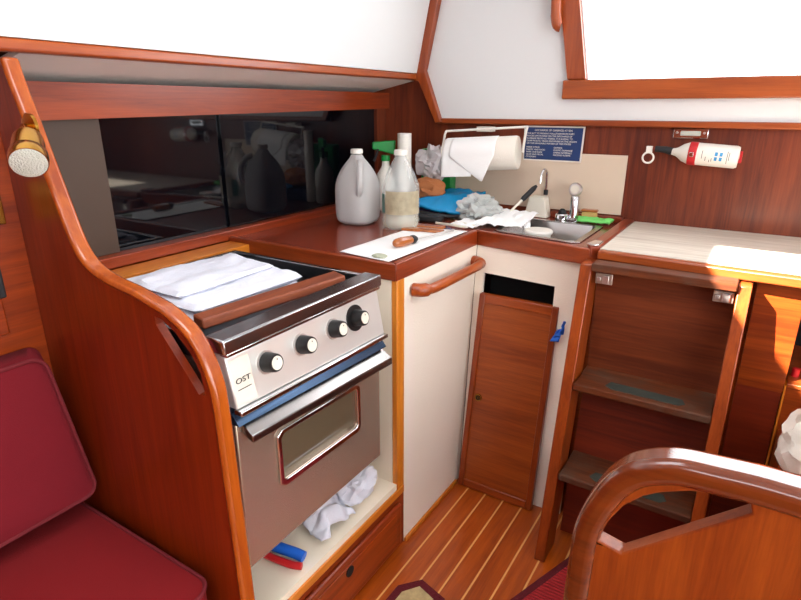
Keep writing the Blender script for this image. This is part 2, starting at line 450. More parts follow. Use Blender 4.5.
# worktop, L-shaped with a cut-out for the sink
wt = thing('worktop', (-1.0, 1.7, .868), 'red-brown L-shaped galley worktop with raised wooden edge', 'worktop')
def fy(x): return 1.70-.064*(x+.775)/.392
top = [(-1.388, 1.205), (-.785, 1.205), (-.785, 1.70), (-.40, 1.640), (-.40, YB-.001), (-1.388, YB-.001)]
sink = [(-.725, 1.765), (-.705, 1.745), (-.475, 1.712), (-.452, 1.727), (-.452, 1.985), (-.472, 2.005), (-.705, 2.005), (-.725, 1.985)]
obj('top_surface', PZ([top, sink], .8685, .906), 'ctop', wt, smooth=False)
e = .018
obj('edge_strip', PZ([[(-1.388, 1.189), (-.766, 1.189), (-.785, 1.2045), (-1.388, 1.2045)]], .866, .913), 'fiddle_x', wt, bev=.003)
obj('edge_strip', PZ([[(-.7845, 1.2045), (-.765, 1.189), (-.765, 1.6815), (-.7845, 1.6995)]], .866, .915), 'fiddle_y', wt, bev=.003)
obj('edge_strip', PZ([[(-.7645, 1.682), (-.385, 1.620), (-.3995, 1.6395), (-.784, 1.6998)]], .866, .915), 'fiddle_x', wt, bev=.003)
obj('edge_strip', PZ([[(-.3845, 1.620), (-.364, 1.640), (-.364, YB-.002), (-.399, YB-.002), (-.399, 1.6398)]], .868, .922), 'fiddle_y', wt, bev=.004)
obj('back_ledge', B(-.66, -.40, YB-.03, YB-.002, .9065, .928), 'fiddle_x', wt, bev=.003)
obj('corner_latch', PZ([[(-.402, 1.637), (-.377, 1.625), (-.366, 1.636), (-.366, 1.690), (-.392, 1.690)]], .9225, .9275), 'chrome', wt, bev=.002)

# sink
sk = thing('sink', (-.59, 1.86, .80), 'rectangular stainless steel sink sunk in the worktop corner', 'sink')
def scale_loop(lp, k, c=(-.588, 1.862)): return [(c[0]+(x-c[0])*k, c[1]+(y-c[1])*k) for x, y in lp]
obj('rim', PZ([scale_loop(sink, 1.09), scale_loop(sink, .95)], .9065, .9095), 'sinkm', sk, bev=.001)
bm = ns()
lo = scale_loop(sink, .965); lb = scale_loop(sink, .86)
a = [bm.verts.new((x, y, .9064)) for x, y in lo]; b = [bm.verts.new((x, y, .80)) for x, y in lb]
for i in range(len(a)): bm.faces.new((a[i], a[(i+1) % 8], b[(i+1) % 8], b[i]))
bm.faces.new(b); obj('bowl', bm, 'sinkm', sk, solid=.0015, bev=.01, seg=3)
bm = lathe(ns(), [(.0, .0), (.028, .0), (.03, .002), (.0, .003)], (-.59, 1.86, .8015)); obj('drain', bm, 'chrome', sk)

# ================================================================== STOVE
st = thing('stove', (-1.0, .88, .385), 'stainless steel gimballed galley stove with oven, black knobs and towel on top', 'stove')
SX = -.790; y0, y1 = .616, 1.100
M['panelm'] = mat('satin_panel', srgb(236, 236, 230), rough=.36, metal=.6)
M['bluesteel'] = mat('blue_grey_lip', srgb(70, 92, 120), rough=.25, metal=.8)
bm = ns(); bx(bm, -1.255, -.8005, y0+.004, y1-.004, .385, .860); obj('oven_body', bm, 'steel', st, bev=.004)
# top tray: black inside, bright rim
def tray(z0, z1, m, nm):
    for q in ((-1.262, -1.248, y0-.01, y1), (-1.2475, -.8005, y1-.012, y1), (-1.2475, -.8005, y0-.01, y0+.002)):
        obj(nm, B(*q, z0, z1), m, st, bev=.001)
tray(.8605, .901, 'blackm', 'tray_wall'); tray(.9015, .905, 'chrome', 'tray_rim')
bm = ns(); bx(bm, -1.2475, -.8005, y0+.0025, y1-.0125, .8605, .868); obj('hob_plate', bm, 'blackm', st)
for (cx_, cy_) in ((-1.12, .80), (-1.12, .99), (-.94, .99)):
    bm = lathe(ns(), [(.0, 0), (.045, 0), (.045, .008), (.03, .014), (0, .014)], (cx_, cy_, .868)); obj('burner', bm, 'knob', st)
# front rolled edge
obj('top_flange', B(-.800, -.750, y0-.01, y1, .882, .911), 'steelf', st, bev=.004, seg=3)
def cpx(z): return -.740-.022*(z-.760)/.112
bm = ns()
hexa(bm, [(-.80, y0, .773), (cpx(.772), y0, .773), (cpx(.760), y1-.004, .760), (-.80, y1-.004, .760), (-.80, y0, .878), (cpx(.872), y0, .872), (cpx(.872), y1-.004, .872), (-.80, y1-.004, .878)])
obj('control_panel', bm, 'panelm', st, bev=.003)
def sl(x0, x1, z0, z1, k=.018, ya=None, yb=None):
    ya = ya or y0; yb = yb or y1; bm = ns(); hexa(bm, [(x0, ya, z0+k), (x1, ya, z0+k), (x1, yb, z0), (x0, yb, z0), (x0, ya, z1+k), (x1, ya, z1+k), (x1, yb, z1), (x0, yb, z1)]); return bm
obj('trim_bar', sl(-.752, -.732, .749, .7595, .012), 'chrome', st, bev=.002)
obj('trim_bar', B(-.775, -.755, y0, y1, .873, .8815), 'chrome', st, bev=.002)
bm = ns(); hexa(bm, [(-.80, y0, .738), (-.742, y0, .738), (-.742, y1+.006, .720), (-.80, y1+.006, .720), (-.80, y0, .7605), (-.760, y0, .7605), (-.760, y1+.002, .7485), (-.80, y1+.002, .7485)])
obj('vent_lip', bm, 'bluesteel', st)
for i, y in enumerate((.706, .807, .911, .992)):
    z = .832; x = cpx(z)+.0005; ax_ = (1, 0, .19)
    obj('dial', lathe(ns(), [(0, 0), (.031 if i == 3 else .024, 0), (.031 if i == 3 else .023, .003), (0, .003)], (x, y, z), ax_), 'knob' if i == 3 else 'steel', st)
    kb = obj('knob', lathe(ns(), [(.0, .0031), (.020, .0031), (.0195, .010), (.018, .027), (.017, .030), (0, .030)], (x, y, z), ax_, 32), 'knob', st)
    obj('knob_disc', lathe(ns(), [(0, .0301), (.0135, .0301), (.0135, .0315), (0, .0315)], (x, y, z), ax_), 'cream', kb)
    obj('pointer', lathe(ns(), [(0, .0316), (.0015, .0316), (.0015, .0320), (0, .0320)], Vector((x, y, z))+Vector((-.0005, 0, .008)), ax_, 8), 'ink', kb)
tilt = Matrix.Rotation(math.atan(.022/.112), 4, 'Y')
bm = ns(); hexa(bm, [(cpx(.778), .619, .778), (cpx(.778)+.0006, .619, .778), (cpx(.778)+.0006, .668, .778), (cpx(.778), .668, .778), (cpx(.864), .619, .864), (cpx(.864)+.0006, .619, .864), (cpx(.864)+.0006, .668, .864), (cpx(.864), .668, .864)])
obj('badge_plate', bm, 'cream', st)
text('OST', .0155, (cpx(.818)+.0012, .6255, .818), 'ink', st, rot=(PI/2-.0, 0, PI/2), name='badge_lettering', sx=1.25)
obj('badge_line', B(cpx(.806)+.0006, cpx(.806)+.0016, .628, .660, .8055, .8068), 'ink', st)
# oven door with window
DX = -.757
dl = [[(y0+.004, .398), (y1-.004, .398), (y1-.004, .7195), (y0+.004, .7375)], [(.728, .553), (.736, .545), (.986, .540), (.994, .548), (.994, .646), (.986, .654), (.736, .662), (.728, .654)]]
dm = obj('oven_door', PX(dl, DX-.022, DX), 'steeld', st, bev=.003)
fr = [[(.718, .543), (.732, .532), (.990, .527), (1.004, .537), (1.004, .650), (.990, .661), (.732, .669), (.718, .658)], [(.730, .553), (.738, .546), (.984, .541), (.992, .548), (.992, .641), (.984, .649), (.738, .657), (.730, .649)]]
obj('window_frame', PX(fr, DX+.0005, DX+.006), 'chrome', dm, bev=.002)
obj('window_glass', B(DX-.018, DX-.012, .722, 1.0, .535, .668), 'oveng', dm)
bm = ns(); hexa(bm, [(DX+.0005, y0+.016, .713), (DX+.030, y0+.016, .699), (DX+.030, y1+.012, .672), (DX+.0005, y1+.004, .690), (DX+.0005, y0+.016, .735), (DX+.030, y0+.016, .717), (DX+.030, y1+.012, .690), (DX+.0005, y1+.004, .716)])
M['dsteel'] = mat('dark_steel', srgb(150, 146, 144), rough=.26, metal=1)  # base darkened to stand in for dark reflections on the handle
obj('door_handle', bm, 'dsteel', dm, bev=.003)
obj('bottom_lip', B(-.80, -.768, y0, y1-.006, .384, .3975), 'steel', st, bev=.002)

# folded towel on the hob
def tow(u, v, p):
    h = .004*noise.noise(Vector((u*5, v*4, 3)))+.006*math.exp(-((v-.55)/.06)**2)
    edge = min(u, 1-u, v, 1-v)
    p.z += h-(.010 if edge < .02 else 0)
    p.x += .006*noise.noise(Vector((v*6, u*2, 1))); p.y += .008*noise.noise(Vector((u*5, v*3, 9)))
    return p
tt = thing('folded_towel', (-1.08, .9, .870), 'folded white towel lying on top of the stove', 'towel')
def slab(c, h, f, nx=26, ny=26):
    """a soft cloth layer: rounded edges, gentle wrinkles"""
    a, b, c2, d = [Vector(q) for q in c]; bm = ns(); rows = []
    for j in range(ny+1):
        row = []
        for i in range(nx+1):
            u, v = i/nx, j/ny
            e = min(u, 1-u, v, 1-v)/.05; r = math.sqrt(max(0, 1-(1-min(1, e))**2))
            p = (a*(1-u)+b*u)*(1-v)+(d*(1-u)+c2*u)*v
            row.append((bm.verts.new(f(u, v, p+Vector((0, 0, h*(.5+.5*r))), r)), bm.verts.new(p+Vector((0, 0, h*(.5-.5*r))))))
        rows.append(row)
    for j in range(ny):
        for i in range(nx):
            for k in (0, 1): bm.faces.new((rows[j][i][k], rows[j][i+1][k], rows[j+1][i+1][k], rows[j+1][i][k]))
    bmesh.ops.remove_doubles(bm, verts=bm.verts[:], dist=.0002)
    return bm
def tw(sd):
    def f(u, v, p, r):
        p.z += r*(.007*noise.noise(Vector((u*4+v*2, v*3, sd)))+.003*noise.noise(Vector((u*11, v*9, sd)))); return p
    return f
obj('fold', slab([(-1.238, .70, .8685), (-.93, .69, .8685), (-.915, 1.0, .8685), (-1.225, 1.075, .8685)], .022, tw(1)), 'cloth', tt)
obj('fold', slab([(-1.230, .70, .8905), (-.935, .70, .8905), (-.925, 1.01, .8905), (-1.205, 1.06, .8905)], .020, tw(5)), 'cloth', tt)
obj('fold', slab([(-1.225, .71, .9105), (-1.0, .71, .9105), (-1.01, 1.0, .9105), (-1.195, 1.03, .9105)], .014, tw(9)), 'cloth', tt)
# wooden bar laid over the front
bm = ns(); hexa(bm, [(-.905, .665, .893), (-.860, .655, .893), (-.812, 1.040, .893), (-.868, 1.060, .893), (-.903, .665, .914), (-.863, .655, .914), (-.815, 1.040, .914), (-.865, 1.060, .914)])
tb = tag(obj('wooden_bar', bm, 'baredwood', bev=.004), 'reddish wooden bar lying across the front of the stove top', 'wooden bar')

# things below the stove
def clo(u, v, p):
    p.z += .05*abs(noise.noise(Vector((u*1.7, v*1.7, 7))))+.05*math.sin(PI*u)*math.sin(PI*v)+.012*abs(noise.noise(Vector((u*5, v*5, 2))))
    p.x += .02*noise.noise(Vector((v*4, u*3, 5))); return p
tag(obj('rag', sheet([(-.90, .90, .242), (-.80, .885, .242), (-.79, 1.02, .242), (-.90, 1.03, .242)], 24, 24, clo), 'cloth', solid=.004), 'crumpled white rag on the niche floor under the oven door', 'rag')
tag(obj('paper_wad', blob((-.835, 1.085, .280), (.055, .075, .045), 3.3, .35, 1.3, flat=.236), 'cloth'), 'wadded white cloth beneath the right end of the oven', 'cloth')
t = thing('scrub_brush', (-.82, .735, .236), 'small blue and red scrubbing brush under the stove at left', 'brush')
bm = ns(); tube(bm, smooth_path([(-.90, .795, .262), (-.86, .800, .262), (-.82, .81, .258), (-.795, .815, .254)]), .0135); obj('head', bm, 'bluet', t)
bm = ns(); tube(bm, smooth_path([(-.90, .775, .247), (-.86, .778, .247), (-.81, .785, .247), (-.785, .795, .247)]), .009); obj('handle', bm, 'redp', t)

# ================================================================== LOOSE DOOR
t = thing('leaning_panel', (-.6, 1.60, 0), 'varnished locker door leaning over the opening below the sink', 'door')
def dq(u, z, o):   # u 0..1 across, z height; leaning plane
    xl = -.752+.022*(z/.715); xr = -.477+.012*(z/.715)
    return (xl+(xr-xl)*u, 1.586+.065*(z/.715)-o, z)
def dbox(u0, u1, z0, z1, o0, o1):
    bm = ns(); hexa(bm, [dq(u0, z0, o0), dq(u1, z0, o0), dq(u1, z0, o1), dq(u0, z0, o1), dq(u0, z1, o0), dq(u1, z1, o0), dq(u1, z1, o1), dq(u0, z1, o1)]); return bm
obj('panel', dbox(.07, .93, .03, .69, -.008, .004), 'door', t)
obj('stile', dbox(0, .075, .003, .716, -.012, .010), 'teak_z', t, bev=.003)
obj('stile', dbox(.925, 1, .003, .716, -.012, .010), 'teak_z', t, bev=.003)
obj('rail', dbox(.0755, .9245, .003, .032, -.012, .0098), 'teak_x', t, bev=.003)
obj('rail', dbox(.0755, .9245, .686, .716, -.012, .0098), 'teak_x', t, bev=.003)
c = Vector(dq(.14, .352, .0042))
obj('finger_pull', lathe(ns(), [(0, 0), (.009, 0), (.0095, .003), (.013, .003), (.013, 0)], c, (0, -1, .09)), 'black', t)
obj('pull_ring', lathe(ns(), [(.0095, .0), (.0095, .0035), (.0125, .003), (.0135, 0)], c, (0, -1, .09)), 'brass', t)
tp = thing('blue_tape', (-.455, 1.62, .62), 'crumpled strip of blue tape stuck to the edge of the locker door', 'tape')
def tf(u, v, p):
    p.y += .006*noise.noise(Vector((u*3, v*5, 1))); p.x += .004*noise.noise(Vector((v*7, 2, 1))); return p
obj('strip', sheet([(-.476, 1.618, .612), (-.447, 1.612, .617), (-.440, 1.614, .66), (-.455, 1.618, .655)], 8, 12, tf), 'bluet', tp, solid=.002)
obj('strip_end', sheet([(-.449, 1.614, .64), (-.438, 1.622, .64), (-.436, 1.626, .682), (-.442, 1.624, .682)], 5, 8, tf), 'bluet', tp, solid=.002)

# ================================================================== BRIDGE DECK + LADDER
bd = thing('bridge_deck', (.4, 1.8, .5), 'pale worn bridge deck top with orange-brown nosing beside the sink', 'deck')
deckm = M['deck'] = wood('pale_worn_top', srgb(222, 212, 250), srgb(186, 170, 198), 'x', rough=.55, coat=0)  # pale worn wood, window glare also put into its colour
obj('top', PZ([[(-.363, 1.640), (1.199, 1.600), (1.199, YB-.001), (-.363, YB-.001)]], .893, .915), 'deck', bd, smooth=False)
obj('nosing', PZ([[(-.363, 1.612), (1.199, 1.550), (1.199, 1.5995), (-.363, 1.6395)]], .889, .914), 'trim_x', bd, bev=.004)
# front panel to the right of the ladder, with opening further right
obj('front_panel', B(-.39, .134, 1.665, 1.68, 0, .8855), 'teak_x', bd)
obj('front_panel', B(.030, .134, 1.64, 1.6645, .595, .8855), 'teak_x', bd)
obj('front_panel', B(.030, .132, 1.642, 1.6645, .0, .594), 'riser_low', bd)
obj('panel_edge', B(.1345, .139, 1.638, 1.68, 0, .62), 'pine_z', bd)
obj('band', B(.1395, 1.19, 1.645, 1.665, .80, .8855), 'teak_x', bd)
obj('lower_front', B(.1395, 1.19, 1.645, 1.665, 0, .612), 'teak_x', bd)
obj('shelf', B(.1395, 1.19, 1.64, 1.95, .613, .625), 'trim_x', bd, bev=.002)
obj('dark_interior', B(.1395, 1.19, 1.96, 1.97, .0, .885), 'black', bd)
tag(obj('red_bottle_cap', lathe(ns(), [(.0, 0), (.009, 0), (.009, .022), (.006, .024), (0, .024)], (.156, 1.70, .6255)), 'redp'), 'small red object in the dark opening right of the ladder', 'cap')

ld = thing('companionway_ladder', (-.18, 1.45, 0), 'wooden companionway ladder with three worn treads leading to the bridge deck', 'ladder')
RY = lambda z: 1.378+.205*z
def rail(x0, x1, zt, d=.14, zb=.001):
    bm = ns(); hexa(bm, [(x0, RY(zb), zb), (x1, RY(zb), zb), (x1, RY(zb)+d, zb), (x0, RY(zb)+d, zb), (x0, RY(zt), zt), (x1, RY(zt), zt), (x1, min(RY(zt)+d, 1.664), zt), (x0, min(RY(zt)+d, 1.664), zt)]); return bm
obj('side_rail', rail(-.394, -.362, .885, .10), 'teak_z', ld, bev=.003)
obj('side_rail', rail(-.010, .020, .885, .08), 'trim_z', ld, bev=.003)
def tread(z, dep, th=.022, ov=.008):
    y = RY(z)-ov
    return B(-.3595, -.0105, y, y+dep, z-th, z)
obj('tread', B(-.3595, -.0105, 1.545, 1.601, .871, .893), 'tread', ld, bev=.003)
obj('tread', tread(.556, .15), 'tread', ld, bev=.004)
obj('tread', tread(.287, .15), 'tread', ld, bev=.004)
def riser(z0, z1, off=.14):
    bm = ns(); a, b = RY(z0)+off, RY(z1)+off
    hexa(bm, [(-.3595, a, z0), (-.0105, a, z0), (-.0105, a+.012, z0), (-.3595, a+.012, z0), (-.3595, b, z1), (-.0105, b, z1), (-.0105, b+.012, z1), (-.3595, b+.012, z1)]); return bm
bm = ns(); bx(bm, -.3595, -.0105, 1.628, 1.645, .535, .866); obj('back_board', bm, 'mahog_x', ld)
obj('back_board', riser(.266, .533), 'riser_low', ld)
obj('back_board', riser(.02, .264), 'riser_low', ld)
gr = mat('grip_strip', srgb(56, 60, 52), rough=.9, var=.45, vscale=30); M['grip'] = gr
for z in (.556, .287):
    y = RY(z)-.008
    obj('grip_strip', PZ([[(-.28, y+.035), (-.26, y+.02), (-.09, y+.02), (-.075, y+.035), (-.085, y+.06), (-.27, y+.065)]], z, z+.0012), 'grip', ld)
for x0, x1 in ((-.352, -.306), (-.060, -.014)):
    lt = obj('latch', B(x0, x1, 1.572, 1.578, .832, .862), 'latchm', ld, bev=.002)
    xm = (x0+x1)/2
    bm = ns(); bx(bm, xm-.003, xm+.015, 1.565, 1.5718, .835, .858); bx(bm, xm-.019, xm-.007, 1.566, 1.5718, .840, .852); obj('latch_barrel', bm, 'steel', lt, bev=.002)

# white bag on quarter-berth locker
tag(obj('locker_bench', B(.142, 1.19, .95, 1.63, .0, .50), 'teak_x', bev=.004), 'varnished locker bench below the white bag at the right edge', 'bench')
tag(obj('laundry_bag', blob((.240, 1.40, .585), (.115, .13, .10), 8.1, .24, 1.3, flat=.501), 'towelp'), 'bulging white cloth bag at the right edge in front of the dark opening', 'bag')

# ================================================================== FOREGROUND PARTITION
out = [(-.163, .0), (-.162, .45), (-.160, .618), (-.158, .678), (-.148, .723), (-.132, .766), (-.116, .795), (-.095, .819), (-.068, .836), (-.032, .849), (.014, .853), (.058, .856), (.102, .856), (.2, .855), (.5, .855)]
op = [tuple(p) for p in smooth_path([Vector((a, b, 0)) for a, b in out], 4)]
op = [(p[0], p[1]) for p in op]
fp = thing('curved_partition', (.1, .75, 0), 'foreground wooden partition with rounded dark cap rail and slanted hand hole', 'partition')
bm, inn = ribbon(op, .742, .80, .040)
obj('cap_rail', bm, 'fgcap', fp, bev=.015, seg=4)
pan = [(p.x, p.y) for p in inn]
bm2, inn2 = ribbon(op, .742, .80, .030); bm2.free(); pan = [(p.x, p.y) for p in inn2]
poly = [(p[0]+.0, p[1]) for p in pan]+[(.5, 0.0)]
hole = [(-.124, .676), (-.115, .704), (-.092, .750), (-.068, .777), (-.047, .792), (-.013, .808), (.017, .816), (.056, .819), (.060, .804), (-.085, .668)]
poly[0] = (poly[0][0], .001); poly[-1] = (.5, .001)
# hand hole cut through the panel just under the rail
obj('panel', PY([poly, hole], .750, .778), 'fgpanel', fp, bev=.003)

# ================================================================== LEFT PARTITION
lo_ = [(-1.228, 1.388), (-1.216, 1.345), (-1.190, 1.277), (-1.162, 1.202), (-1.134, 1.128), (-1.108, 1.060), (-1.085, 1.026), (-1.052, 1.005), (-1.0, .992), (-.935, .983), (-.890, .973), (-.850, .963), (-.800, .939), (-.776, .916), (-.759, .890), (-.745, .856), (-.736, .805), (-.730, .617), (-.722, .358), (-.712, .0)]
lp = smooth_path([Vector((a, b, 0)) for a, b in lo_], 4)
lp = [(p.x, p.y) for p in lp]
pt = thing('curved_bulkhead', (-1.0, .6, 0), 'mahogany partition with flowing curved edge between red settee and stove', 'partition')
bm, inn = ribbon(lp, .566, .598, .015)
obj('cap_rail', bm, 'cap', pt, bev=.008, seg=3)
poly = [(p.x, p.y) for p in inn]; poly[-1] = (poly[-1][0], .001)
poly = poly+[(-1.309, .001), (-1.309, 1.387)]
slot = [(-.886, .942), (-.866, .940), (-.832, .922), (-.796, .890), (-.776, .856), (-.770, .815), (-.788, .812), (-.830, .862), (-.886, .926)]
obj('panel', PY([poly, slot], .573, .589), 'panel_z', pt, smooth=False)

# ================================================================== SETTEE
def rrect(a0, a1, b0, b1, r, n=6):
    out = []
    for cx_, cy_, s0 in ((a1-r, b0+r, -90), (a1-r, b1-r, 0), (a0+r, b1-r, 90), (a0+r, b0+r, 180)):
        for k in range(n+1):
            a = math.radians(s0+90*k/n); out.append((cx_+r*math.cos(a), cy_+r*math.sin(a)))
    return out
def cushion(outl, lo, hi, name, m, pm, parent, puff=.012):
    """outl: rounded outline; lo(p), hi(p) give the 3D points of the hidden and the shown face"""
    bm = ns(); n = len(outl); ca = sum(p[0] for p in outl)/n; cb = sum(p[1] for p in outl)/n
    layers = []
    for f, k, sgn in ((lo, .97, 0), (lo, 1, .12), (hi, 1, -.12), (hi, .985, -.02), (hi, .9, .5), (hi, .6, .9), (hi, .2, 1)):
        ring = []
        for a, b in outl:
            p = Vector(f((ca+(a-ca)*k, cb+(b-cb)*k))); d = (Vector(hi((a, b)))-Vector(lo((a, b)))).normalized()
            ring.append(bm.verts.new(p+d*puff*sgn))
        layers.append(ring)
    for A, C_ in zip(layers, layers[1:]):
        for i in range(n): bm.faces.new((A[i], A[(i+1) % n], C_[(i+1) % n], C_[i]))
    bm.faces.new(layers[0]); bm.faces.new(layers[-1])
    obj(name, bm, m, parent, ang=80)
    bm = ns(); tube(bm, [Vector(hi(p)) for p in outl], .0042, 8, True); obj('piping', bm, pm, parent)
s = thing('settee_cushion', (-1.0, 0, .26), 'crimson seat cushion with piped edge at the lower left', 'cushion')
cushion(rrect(-1.29, -.780, -1.6, .545, .04), lambda p: (p[0], p[1], .258), lambda p: (p[0], p[1], .405), 'cover', 'red', 'piping', s)
s2 = thing('settee_cushion', (-1.25, .2, .41), 'crimson backrest cushion leaning upright above the seat cushion', 'cushion')
def bf(p):   # p = (y, z)
    k = (p[1]-.45)/.35; return (-1.168-.055*k, p[0]-.03*k*max(0, (p[0]+1.6)/2.1), p[1])
cushion(rrect(-1.6, .554, .464, .800, .03), lambda p: (-1.303, p[0], p[1]), bf, 'cover', 'redback', 'piping', s2, .010)
tag(obj('bench_base', B(-1.305, -.80, -1.7, .574, 0, .255), 'teak_y'), 'wooden settee base under the crimson cushions', 'settee base')
# locker door & latch on settee wall
t = thing('brass_plate', (-1.305, .50, 1.07), 'brass fitting on the wall at the far left edge', 'fitting')
bm = B(-1.3095, -1.302, .45, .545, 1.07, 1.15); obj('plate', bm, 'brass', t, bev=.002)
bm = ns(); lathe(bm, [(0, 0), (.018, 0), (.02, .01), (.012, .016), (0, .016)], (-1.3015, .50, 1.11), (1, 0, 0)); obj('boss', bm, 'brass', t)
t = thing('wall_locker', (-1.305, .40, .80), 'small wooden locker door with black catch in the settee side', 'locker door')
obj('panel', B(-1.3095, -1.300, .25, .505, .84, 1.0), 'teak_y', t, bev=.004)
obj('catch', B(-1.2995, -1.280, .492, .507, .925, .995), 'rubber', t, bev=.004)

# reading lamp
t = thing('reading_lamp', (-1.25, .57, 1.2), 'brass reading lamp on the partition at upper left', 'lamp')
bm = ns(); lathe(bm, [(0, 0), (.026, 0), (.026, .006), (.012, .012), (0, .012)], (-1.188, .5755, 1.262), (0, -1, 0)); obj('base', bm, 'brass', t)
bm = ns(); tube(bm, smooth_path([(-1.188, .565, 1.262), (-1.165, .55, 1.262), (-1.124, .537, 1.247)]), .007); obj('arm', bm, 'brass', t)
ax = Vector((.060, -.036, -.040)).normalized(); c0 = Vector((-1.130, .538, 1.250))
L = .085
bm = ns(); lathe(bm, [(0, 0), (.014, .002), (.024, .012), (.026, .03), (.026, .055), (.030, .06), (.031, .075), (.030, L)], c0, ax, 32); 
sh = obj('shade', bm, 'brass', t)
bm = ns(); lathe(bm, [(0, L+.004), (.014, L+.003), (.0285, L+.0005), (.0285, L-.002)], c0, ax, 32); obj('lens', bm, 'lens', sh)

# ================================================================== WALL ITEMS
tag(obj('splash_panel', B(-1.10, -.412, YB-.006, YB-.0005, .932, 1.138), 'beige', bev=.001), 'beige splash panel on the bulkhead behind the sink', 'panel')
sg = thing('notice_plaque', (-.69, YB-.01, 1.11), 'navy blue notice plaque with white text above the sink', 'sign')
obj('backing', PY([[(-.800, 1.108), (-.583, 1.108), (-.579, 1.232), (-.803, 1.232)]], YB-.0095, YB-.0065), 'whitep', sg)
obj('plate', PY([[(-.796, 1.113), (-.588, 1.113), (-.585, 1.227), (-.799, 1.227)]], YB-.0105, YB-.0096), 'sign', sg)
Y = YB-.0108
text('DISCHARGE OF GARBAGE AT SEA', .0092, (-.692, Y, 1.214), 'whitep', sg, align='CENTER', ext=.0002)
para = ["THE ACT TO PREVENT POLLUTION FROM SHIPS", "PLACES LIMITATIONS ON THE DISCHARGE OF", "GARBAGE FROM ALL VESSELS. IT IS ILLEGAL TO", "DUMP PLASTIC TRASH ANYWHERE IN THE OCEAN", "OR THE NAVIGABLE WATERS OF THE STATES"]
for i, l in enumerate(para): text(l, .0081, (-.790, Y, 1.203-.0088*i), 'whitep', sg, ext=.0002)
for j, x in enumerate((-.790, -.686)):
    for i, l in enumerate((("INSIDE 3 MILES", "PLASTIC AND FOOD", "PAPER AND RAGS", "GLASS AND METAL", "CROCKERY"), ("OUTSIDE", "PLASTIC DUNNAGE", "LINING MATERIALS", "PACKING FLOATS", ""))[j]):
        if l: text(l, .0078, (x, Y, 1.154-.0086*i), 'whitep', sg, ext=.0002)

for c_ in sg.children: c_.location.x += .0
sg.location.x += .014; sg.location.z -= .001
# paper towel holder
ph = thing('towel_holder', (-1.0, 2.0, 1.2), 'white wall bracket holding the paper towel roll', 'holder')
ra, rb = Vector((-1.044, 1.975, 1.122)), Vector((-.772, 2.020, 1.140))
d = (rb-ra).normalized()
bm = ns()
ea = ra-d*.016; eb = rb+d*.016
upv = Vector((0, .03, .088))
for e in (ea, eb):
    tube(bm, [e, e+Vector((0, .006, .03)), e+Vector((0, .02, .075)), e+upv], .0045, 10)
tube(bm, [ea+upv, eb+upv], .0045, 10)
bx(bm, -.96, -.90, 2.06, YB-.0205, 1.208, 1.226)
obj('bracket', bm, 'whitep', ph)
bm = ns(); lathe(bm, [(0, 0), (.016, .001), (.02, .01), (.016, .018), (0, .02)], ea-d*.008, -d); obj('end_knob', bm, 'whitep', ph)
pr_ = thing('paper_towel_roll', (-.93, 2.0, 1.08), 'white paper towel roll with a loose torn sheet hanging', 'paper towel')
ln = (rb-ra).length
bm = ns(); lathe(bm, [(.018, .003), (.058, 0), (.060, .006), (.060, ln-.006), (.058, ln), (.018, ln-.003)], ra, d, 40); obj('roll', bm, 'towelp', pr_)
# hanging sheets
sd_ = Vector((d.y, -d.x, 0))   # toward the viewer
def shp(u, v):  # u along the roll, v along the hang
    base = ra+d*(ln*u)
    if v < .35:
        a = PI/2*(1-v/.35)
        off = sd_*math.cos(a)*.0625+Vector((0, 0, 1))*math.sin(a)*.0625
    else:
        off = sd_*(.0625+.01*(v-.35))+Vector((0, 0, -(v-.35)*.115))
    return base+off
def f1(u, v, p):
    q = shp(.02+u*.42, v*1.0); q += sd_*.003*noise.noise(Vector((u*4, v*3, 2))); return q
obj('hanging_sheet', sheet([(0, 0, 0)]*4, 16, 28, f1), 'paper', pr_, solid=.001)
def f2(u, v, p):     # corner sheet folded to a point
    uu = .12+u*.62; vv = v*1.14
    q = shp(uu, vv)
    if vv > .35:
        k = min(1, (vv-.35)/.79); c = .60; q = shp(c+(uu-c)*(1-k*.94), vv)
    q += sd_*(.004+.012*u*v); return q
obj('folded_corner', sheet([(0, 0, 0)]*4, 18, 30, f2), 'paper', pr_, solid=.001)

# bottle-shaped extinguisher lying horizontally on the bulkhead
t = thing('fire_extinguisher', (-.19, 2.07, 1.15), 'white fire extinguisher bottle strapped sideways on the mahogany bulkhead', 'extinguisher')
ex = Vector((1, 0, -.055)).normalized(); c0 = Vector((-.270, 2.076, 1.160))
bm = ns(); lathe(bm, [(.010, 0), (.013, .012), (.015, .016), (.027, .032), (.033, .048), (.0345, .06), (.0345, .182), (.031, .190), (0, .192)], c0, ex, 36); obj('body', bm, 'whitep', t)
bm = ns(); lathe(bm, [(.0345, .050), (.0362, .052), (.0362, .072), (.0345, .074)], c0, ex, 36); sp = obj('strap', bm, 'redp', t)
q = c0+ex*.061; bm = B(q.x-.006, q.x+.006, q.y-.0396, q.y-.0363, q.z-.008, q.z+.006); obj('buckle', bm, 'chrome', sp, bev=.001)
bm = ns(); tube(bm, [c0-ex*.052+Vector((0, 0, .004)), c0-ex*.02+Vector((0, 0, .004)), c0-ex*.001], [.0095, .011, .012]); obj('valve', bm, 'rubber', t)
bm = ns(); tube(bm, [c0+Vector((-.07+.017*math.cos(2*PI*k/20), -.004, -.022+.017*math.sin(2*PI*k/20))) for k in range(20)], .0032, 8, True)
bx(bm, c0.x-.078, c0.x-.060, c0.y-.010, c0.y+.004, c0.z-.005, c0.z+.015); obj('pull_ring', bm, 'whitep', t)
obj('bracket', B(-.225, -.072, YB-.01, YB-.0005, 1.130, 1.166), 'redp', t, bev=.002)
RT = Matrix.Rotation(-.055*-1*-1, 4, 'Y')
from mathutils import Euler
rotm = Euler((PI/2, PI/2+.055, 0)).to_matrix().to_4x4()
